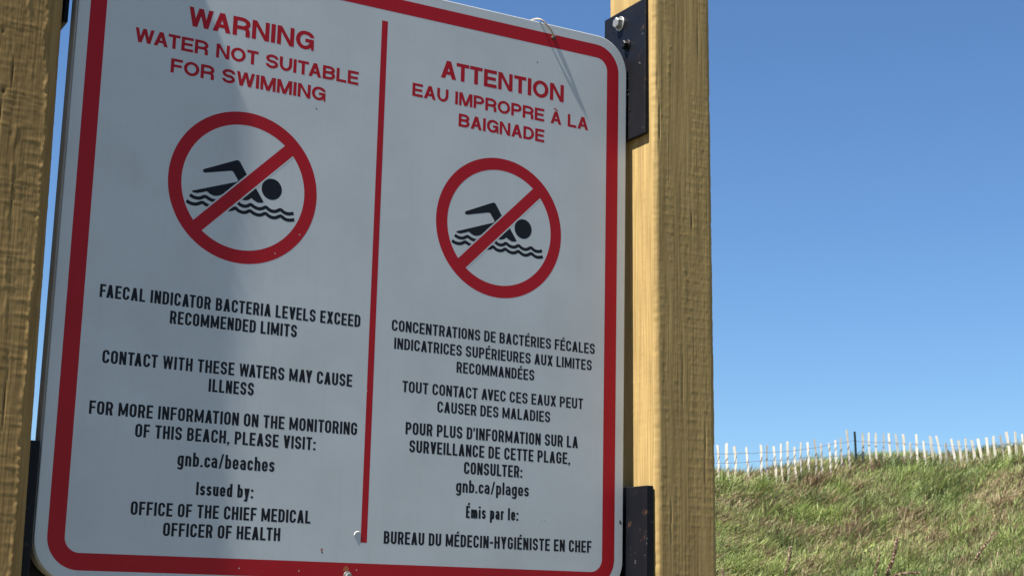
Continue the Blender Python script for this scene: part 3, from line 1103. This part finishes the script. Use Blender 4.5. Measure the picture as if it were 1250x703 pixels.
            path([(l, xT * .7), (l, xT, rr, q), (c_, xT, rr, q), (c_, 0)]); path([(c_, xT * .7), (c_, xT, rr, q), (r_, xT, rr, q), (r_, 0)])
        elif ch == 'i': rect(0, t, 0, xh); rect(0, t, .85, 1)
        elif ch == 'l': rect(0, t, 0, 1)
        elif ch == 's':
            h = xh / 2; h1 = (xT - h) / 2
            path([(r_, xh * .72), (r_, xT, rx, min(h1, .12)), (l, xT, rx, h1), (l, h, rx, h1), (r_, h, rx, h1), (r_, b, rx, h1), (l, b, rx, min(h1, .12)), (l, xh * .28)])
        elif ch == 'u': path([(l, xh), (l, b, rx, q), (r_, b, rx, q), (r_, b + .2)]); rect(w - t, w, 0, xh)
        elif ch == 'y':
            tw = t * 1.05; para((w - tw) / 2, 0, .04, xh, tw); para(w * .16, w - tw, -.27, xh, tw)
            rect(w * .02, w * .3, -.27, -.27 + ty * .9)
    if acc in ('É',): para(w * .36, w * .58, 1.07, 1.25, t * .9)
    if acc == 'À': para(w * .5, w * .22, 1.07, 1.24, t * .9)
    return S_


WC = {'I': 0, 'M': 1.34, 'W': 1.46, 'E': .9, 'F': .88, 'L': .86, 'T': .94, 'A': 1.06, 'V': 1.04, 'X': 1.04, 'Y': 1.04, '.': 0, ',': 0, ':': 0, "'": 0, 'i': 0, 'l': 0, 'm': 1.5, 'r': .7, 's': .92, '/': .8, '-': .62, 'c': .95, 'y': 1.0}
WH = {'I': 0, 'M': 1.16, 'W': 1.36, 'A': 1.02, 'R': 1.0, 'N': 1.0, 'G': 1.08, 'O': 1.12, 'T': .86, 'E': .88, 'S': .96, 'U': .98, 'B': 1.0, 'L': .82, 'F': .84, 'P': .94, 'D': 1.02}


def lettering(text, x0, x1, base, cap, mat, helv=False, weight=None, soft=None):
    t = (weight or (.232 if helv else .196)); ty = t * (.86 if helv else .80)
    gap = .095 if helv else .105
    space = (.56 if helv else .40)
    tab = WH if helv else WC
    chars = [{'É': 'E', 'À': 'A'}.get(c, c) for c in text]
    # solve the common letter width so that the line has its measured length
    target = (x1 - x0) / cap
    fixed = 0; var = 0
    for k, c in enumerate(chars):
        if c == ' ': var += 0; fixed += space - gap
        else:
            f = tab.get(c, 1.0)
            if f == 0: fixed += t * (.8 if c == "'" else 1)
            else: var += f
            if k < len(chars) - 1: fixed += gap
    # pairs that tuck together
    kern = {'AT': -.09, 'TA': -.09, 'AV': -.10, 'AY': -.1, 'LT': -.06, 'WA': -.10, 'FA': -.06, 'LA': .0, "D'": -.03, 'VE': -.03, 'ca': -.03, 'A ': 0, 'TT': -.05, 'TO': -.03, 'CT': -.03}
    for a_, b_ in zip(text[:-1], text[1:]): fixed += kern.get(a_ + b_, 0)
    ws = (target - fixed) / var
    mb = MB(); x = 0; lev = 0
    for k, c in enumerate(text):
        cb = chars[k]
        if c == ' ': x += space - gap; continue
        f = tab.get(cb, 1.0)
        w = f * ws if f else t * (.8 if cb == "'" else 1)
        for j, (vs, fs) in enumerate(glyph(c, w, t, ty, helv)):
            z = ZP + .00001 * j
            mb.add([W(x0 + (x + p[0]) * cap, base + p[1] * cap, z) for p in vs], fs)
        x += w + gap + (kern.get(c + text[k + 1], 0) if k + 1 < len(text) else 0)
    o = mb.build('lettering', mat, sign)
    o['label'] = ('red' if mat is M_red else 'black') + ' lettering reading ' + text
    return o


CH = .0331; CM = .0242
lettering('WARNING', .1600, .3802, -.1284, CH, M_red, True)
lettering('WATER NOT SUITABLE', .0743, .4653, -.1734, CM, M_red, True)
lettering('FOR SWIMMING', .1358, .4059, -.2136, CM, M_red, True)
lettering('ATTENTION', .6234, .8791, -.1281, CH, M_red, True)
lettering('EAU IMPROPRE À LA', .5685, .9335, -.1727, CM, M_red, True)
lettering('BAIGNADE', .6615, .8389, -.2124, CM, M_red, True)
CE = .0207; CF = .0192
for tx_, a_, b_, y_ in (('FAECAL INDICATOR BACTERIA LEVELS EXCEED', .0496, .4882, -.5941), ('RECOMMENDED LIMITS', .1626, .3761, -.6233),
                        ('CONTACT WITH THESE WATERS MAY CAUSE', .0612, .4780, -.6957), ('ILLNESS', .2323, .3077, -.7251),
                        ('FOR MORE INFORMATION ON THE MONITORING', .0471, .4907, -.7750), ('OF THIS BEACH, PLEASE VISIT:', .1202, .4183, -.8049),
                        ('Issued by:', .2226, .3164, -.8880), ('OFFICE OF THE CHIEF MEDICAL', .1218, .4157, -.9231), ('OFFICER OF HEALTH', .1743, .3653, -.9529)):
    lettering(tx_, a_, b_, y_, CE, M_black_ink)
lettering('gnb.ca/beaches', .1898, .3496, -.8444, .0222, M_black_ink, weight=.185)
for tx_, a_, b_, y_, c_ in (('CONCENTRATIONS DE BACTÉRIES FÉCALES', .5463, .9540, -.5934, CF), ('INDICATRICES SUPÉRIEURES AUX LIMITES', .5521, .9479, -.6240, CF),
                            ('RECOMMANDÉES', .6721, .8277, -.6535, CF), ('TOUT CONTACT AVEC CES EAUX PEUT', .5703, .9304, -.6959, CF), ('CAUSER DES MALADIES', .6375, .8620, -.7250, CF),
                            ("POUR PLUS D'INFORMATION SUR LA", .5791, .9207, -.7666, CE), ('SURVEILLANCE DE CETTE PLAGE,', .5873, .9050, -.7964, CE), ('CONSULTER:', .6921, .8074, -.8261, CE),
                            ('Émis par le:', .6984, .8012, -.9005, CE), ('BUREAU DU MÉDECIN-HYGIÉNISTE EN CHEF', .5465, .9517, -.9496, CE)):
    lettering(tx_, a_, b_, y_, c_, M_black_ink)
lettering('gnb.ca/plages', .6780, .8213, -.8578, .0215, M_black_ink, weight=.185)


# ---- small things on the sign
def hex_bolt(mb, X, Y, Z, axis, r, h, rot=0.2):
    """hexagonal bolt head with washer on the face whose outward axis is given ('z' or '-x')"""
    def P(a, b, c):      # a, b across the head, c outward
        if axis == 'z': return W(X + a, Y + b, Z + c)
        return W(X - c, Y + b, Z + a)

    def prism(n, r0, c0, c1, bev, rt):
        rings = [[(r0 * math.cos(rt + 2 * math.pi * k / n), r0 * math.sin(rt + 2 * math.pi * k / n), c0) for k in range(n)],
                 [(r0 * math.cos(rt + 2 * math.pi * k / n), r0 * math.sin(rt + 2 * math.pi * k / n), c1 - bev) for k in range(n)],
                 [((r0 - bev) * math.cos(rt + 2 * math.pi * k / n), (r0 - bev) * math.sin(rt + 2 * math.pi * k / n), c1) for k in range(n)]]
        vs = [P(*p) for q in rings for p in q]
        fs = [tuple(2 * n + k for k in range(n)), tuple(range(n))[::-1]]
        for i in range(2):
            for k in range(n): fs.append((i * n + k, i * n + (k + 1) % n, (i + 1) * n + (k + 1) % n, (i + 1) * n + k))
        mb.add(vs, fs)
    prism(24, r * 1.35, 0, h * .2, h * .05, 0)
    prism(6, r, h * .22, h, h * .14, rot)


mb = MB(); hex_bolt(mb, .4843, -1.0035, .0006, 'z', .0052, .007)
fix_normals(mb.build('bolt', M_bolt, sign))
mb = MB()      # rust weeping round the bolt and a little rust run


def blob(mb, cx_, cy_, rx_, ry_, z, seed):
    r_ = random.Random(seed); n = 22
    ph = [r_.uniform(0, 6.28) for _ in range(4)]
    pts = []
    for k in range(n):
        a = 2 * math.pi * k / n
        s = 1 + .22 * math.sin(2 * a + ph[0]) + .16 * math.sin(3 * a + ph[1]) + .12 * math.sin(5 * a + ph[2])
        pts.append(W(cx_ + rx_ * s * math.cos(a), cy_ + ry_ * s * math.sin(a), z))
    mb.add(pts, [tuple(range(n))])


blob(mb, .4815, -.9925, .0042, .0050, ZP + .00003, 3)
tag(mb.build('rust_stain', M_rust, sign), 'orange rust stain above the bottom bolt')
mb = MB(); blob(mb, .4375, -.9635, .0015, .0026, ZP, 4)
tag(mb.build('rust_stain', M_rust, sign), 'small rust run left of the divider')
for k, (x, y, rr) in enumerate(((.4382, -.9675, .0014), (1.0128, -.8935, .0028), (.8210, -.0610, .0012), (.3905, -.2290, .0012))):
    mb = MB(); blob(mb, x, y, rr, rr * 1.2, ZP + .00003, 9 + k)
    mb.build('paint_chip', M_chip, sign)
for k, (x, y) in enumerate(((1.0095, -.8905), (.846, -.895), (.853, -.896), (.5052, -.7), (.502, -.755), (.5, -.994), (.4, -.9985), (.3, -.9975), (.372, -.451), (.331, -.488), (.905, -.432))):
    mb = MB(); blob(mb, x, y, .0016 if k < 3 else .0009, .0011 if k < 3 else .0009, ZP + .00004, 20 + k)
    mb.build('white_scuff', M_white_tie, sign)
mb = MB()      # half-round white plastic tie end poking out beside the divider
pts = [W(.4945 + .0012 * 0, -.9365, .001)]
pts = [W(.5000 + .0062 * math.cos(rad(a)), -.9385 + .0062 * math.sin(rad(a)), -.0002) for a in range(185, 60, -12)]
mb.tube(pts, .0011 * U, 8)
mb.build('tie_end', M_white_tie, sign)

# bent wire tied through the top edge
tie = empty('wire_tie', W(.829, .019, 0))
tag(tie, 'short bent wire hooked over the top edge of the sign', 'wire')
cp = [(.812, .004, -.046), (.8135, .0235, -.046), (.8165, .0265, -.02), (.8195, .0255, -.004), (.826, .0215, .0050), (.836, .0135, .0068), (.8455, .005, .0065), (.8515, -.003, .005), (.8535, -.0065, .0005)]
pts = []
for p0, p1 in zip(cp[:-1], cp[1:]):
    for k in range(5): pts.append(tuple(p0[i] + (p1[i] - p0[i]) * k / 5 for i in range(3)))
pts.append(cp[-1])
for it in range(3):
    pts = [pts[0]] + [tuple((pts[i - 1][j] + 2 * pts[i][j] + pts[i + 1][j]) / 4 for j in range(3)) for i in range(1, len(pts) - 1)] + [pts[-1]]
mb = MB(); mb.tube([W(*p) for p in pts], .0016 * U, 10)
mb.build('bent_wire', M_wire, tie)
mb = MB(); mb.tube([W(.8545, -.0065, .0002), W(.8543, -.006, .0025), W(.8538, -.0055, .0042)], [.0046 * U, .0043 * U, .0022 * U], 12)
mb.build('grommet', M_chip, tie)


# ------------------------------------------------------------------ brackets
def bracket(name, label, xa, xb, y0, y1, z0, z1, leg):
    e = empty(name, W((xa + xb) / 2, y0, z0))
    tag(e, label, 'bracket', 'black angle brackets holding the sign')
    mb = MB(); mb.box(xa, xb, y0, y1, z0, z1, .0012)
    fix_normals(mb.build('side_plate', M_iron, e))
    mb = MB(); mb.box(*leg, .0012)
    fix_normals(mb.build('back_leg', M_iron, e))
    return e


br = bracket('angle_bracket', 'black angle bracket on the right post at the top corner, with a bright bolt', 1.0235, 1.0312, -.176, .0925, -.088, .0550,
             (.95, 1.0232, -.172, .006, -.0515, -.0445))
mb = MB(); hex_bolt(mb, 1.0232, .0665, -.0300, '-x', .0108, .0125, .35)
fix_normals(mb.build('bolt', M_bolt, br))
mb = MB(); hex_bolt(mb, 1.0232, .0150, -.006, '-x', .0085, .011, .1)
fix_normals(mb.build('dark_bolt', M_iron, br))
for y, z, r_ in ((-.055, -.004, .0032), (-.078, -.002, .0024), (-.088, -.003, .0040), (-.118, .006, .0016)):
    mb = MB(); hex_bolt(mb, 1.0233, y, z, '-x', r_, .002, y * 9)
    fix_normals(mb.build('weld_spatter', M_iron, br))
br2 = bracket('angle_bracket', 'black angle bracket low on the right post beside the French text', 1.0255, 1.0405, -1.09, -.8300, -.075, .0645,
              (.95, 1.0252, -1.085, -.86, -.0515, -.0445))
br3 = bracket('angle_bracket', 'black angle bracket at the top of the left post, cut off by the photo edge', -.0330, -.0255, -.1515, .10, -.12, -.034,
              (-.19, -.0335, -.1500, .099, -.094, -.0865))
br4 = bracket('angle_bracket', 'black angle bracket at the bottom left corner, showing beside and below the panel', -.0478, -.0225, -1.09, -.8215, -.085, .006,
              (-.0222, .10, -1.088, -.8225, -.0515, -.0445))
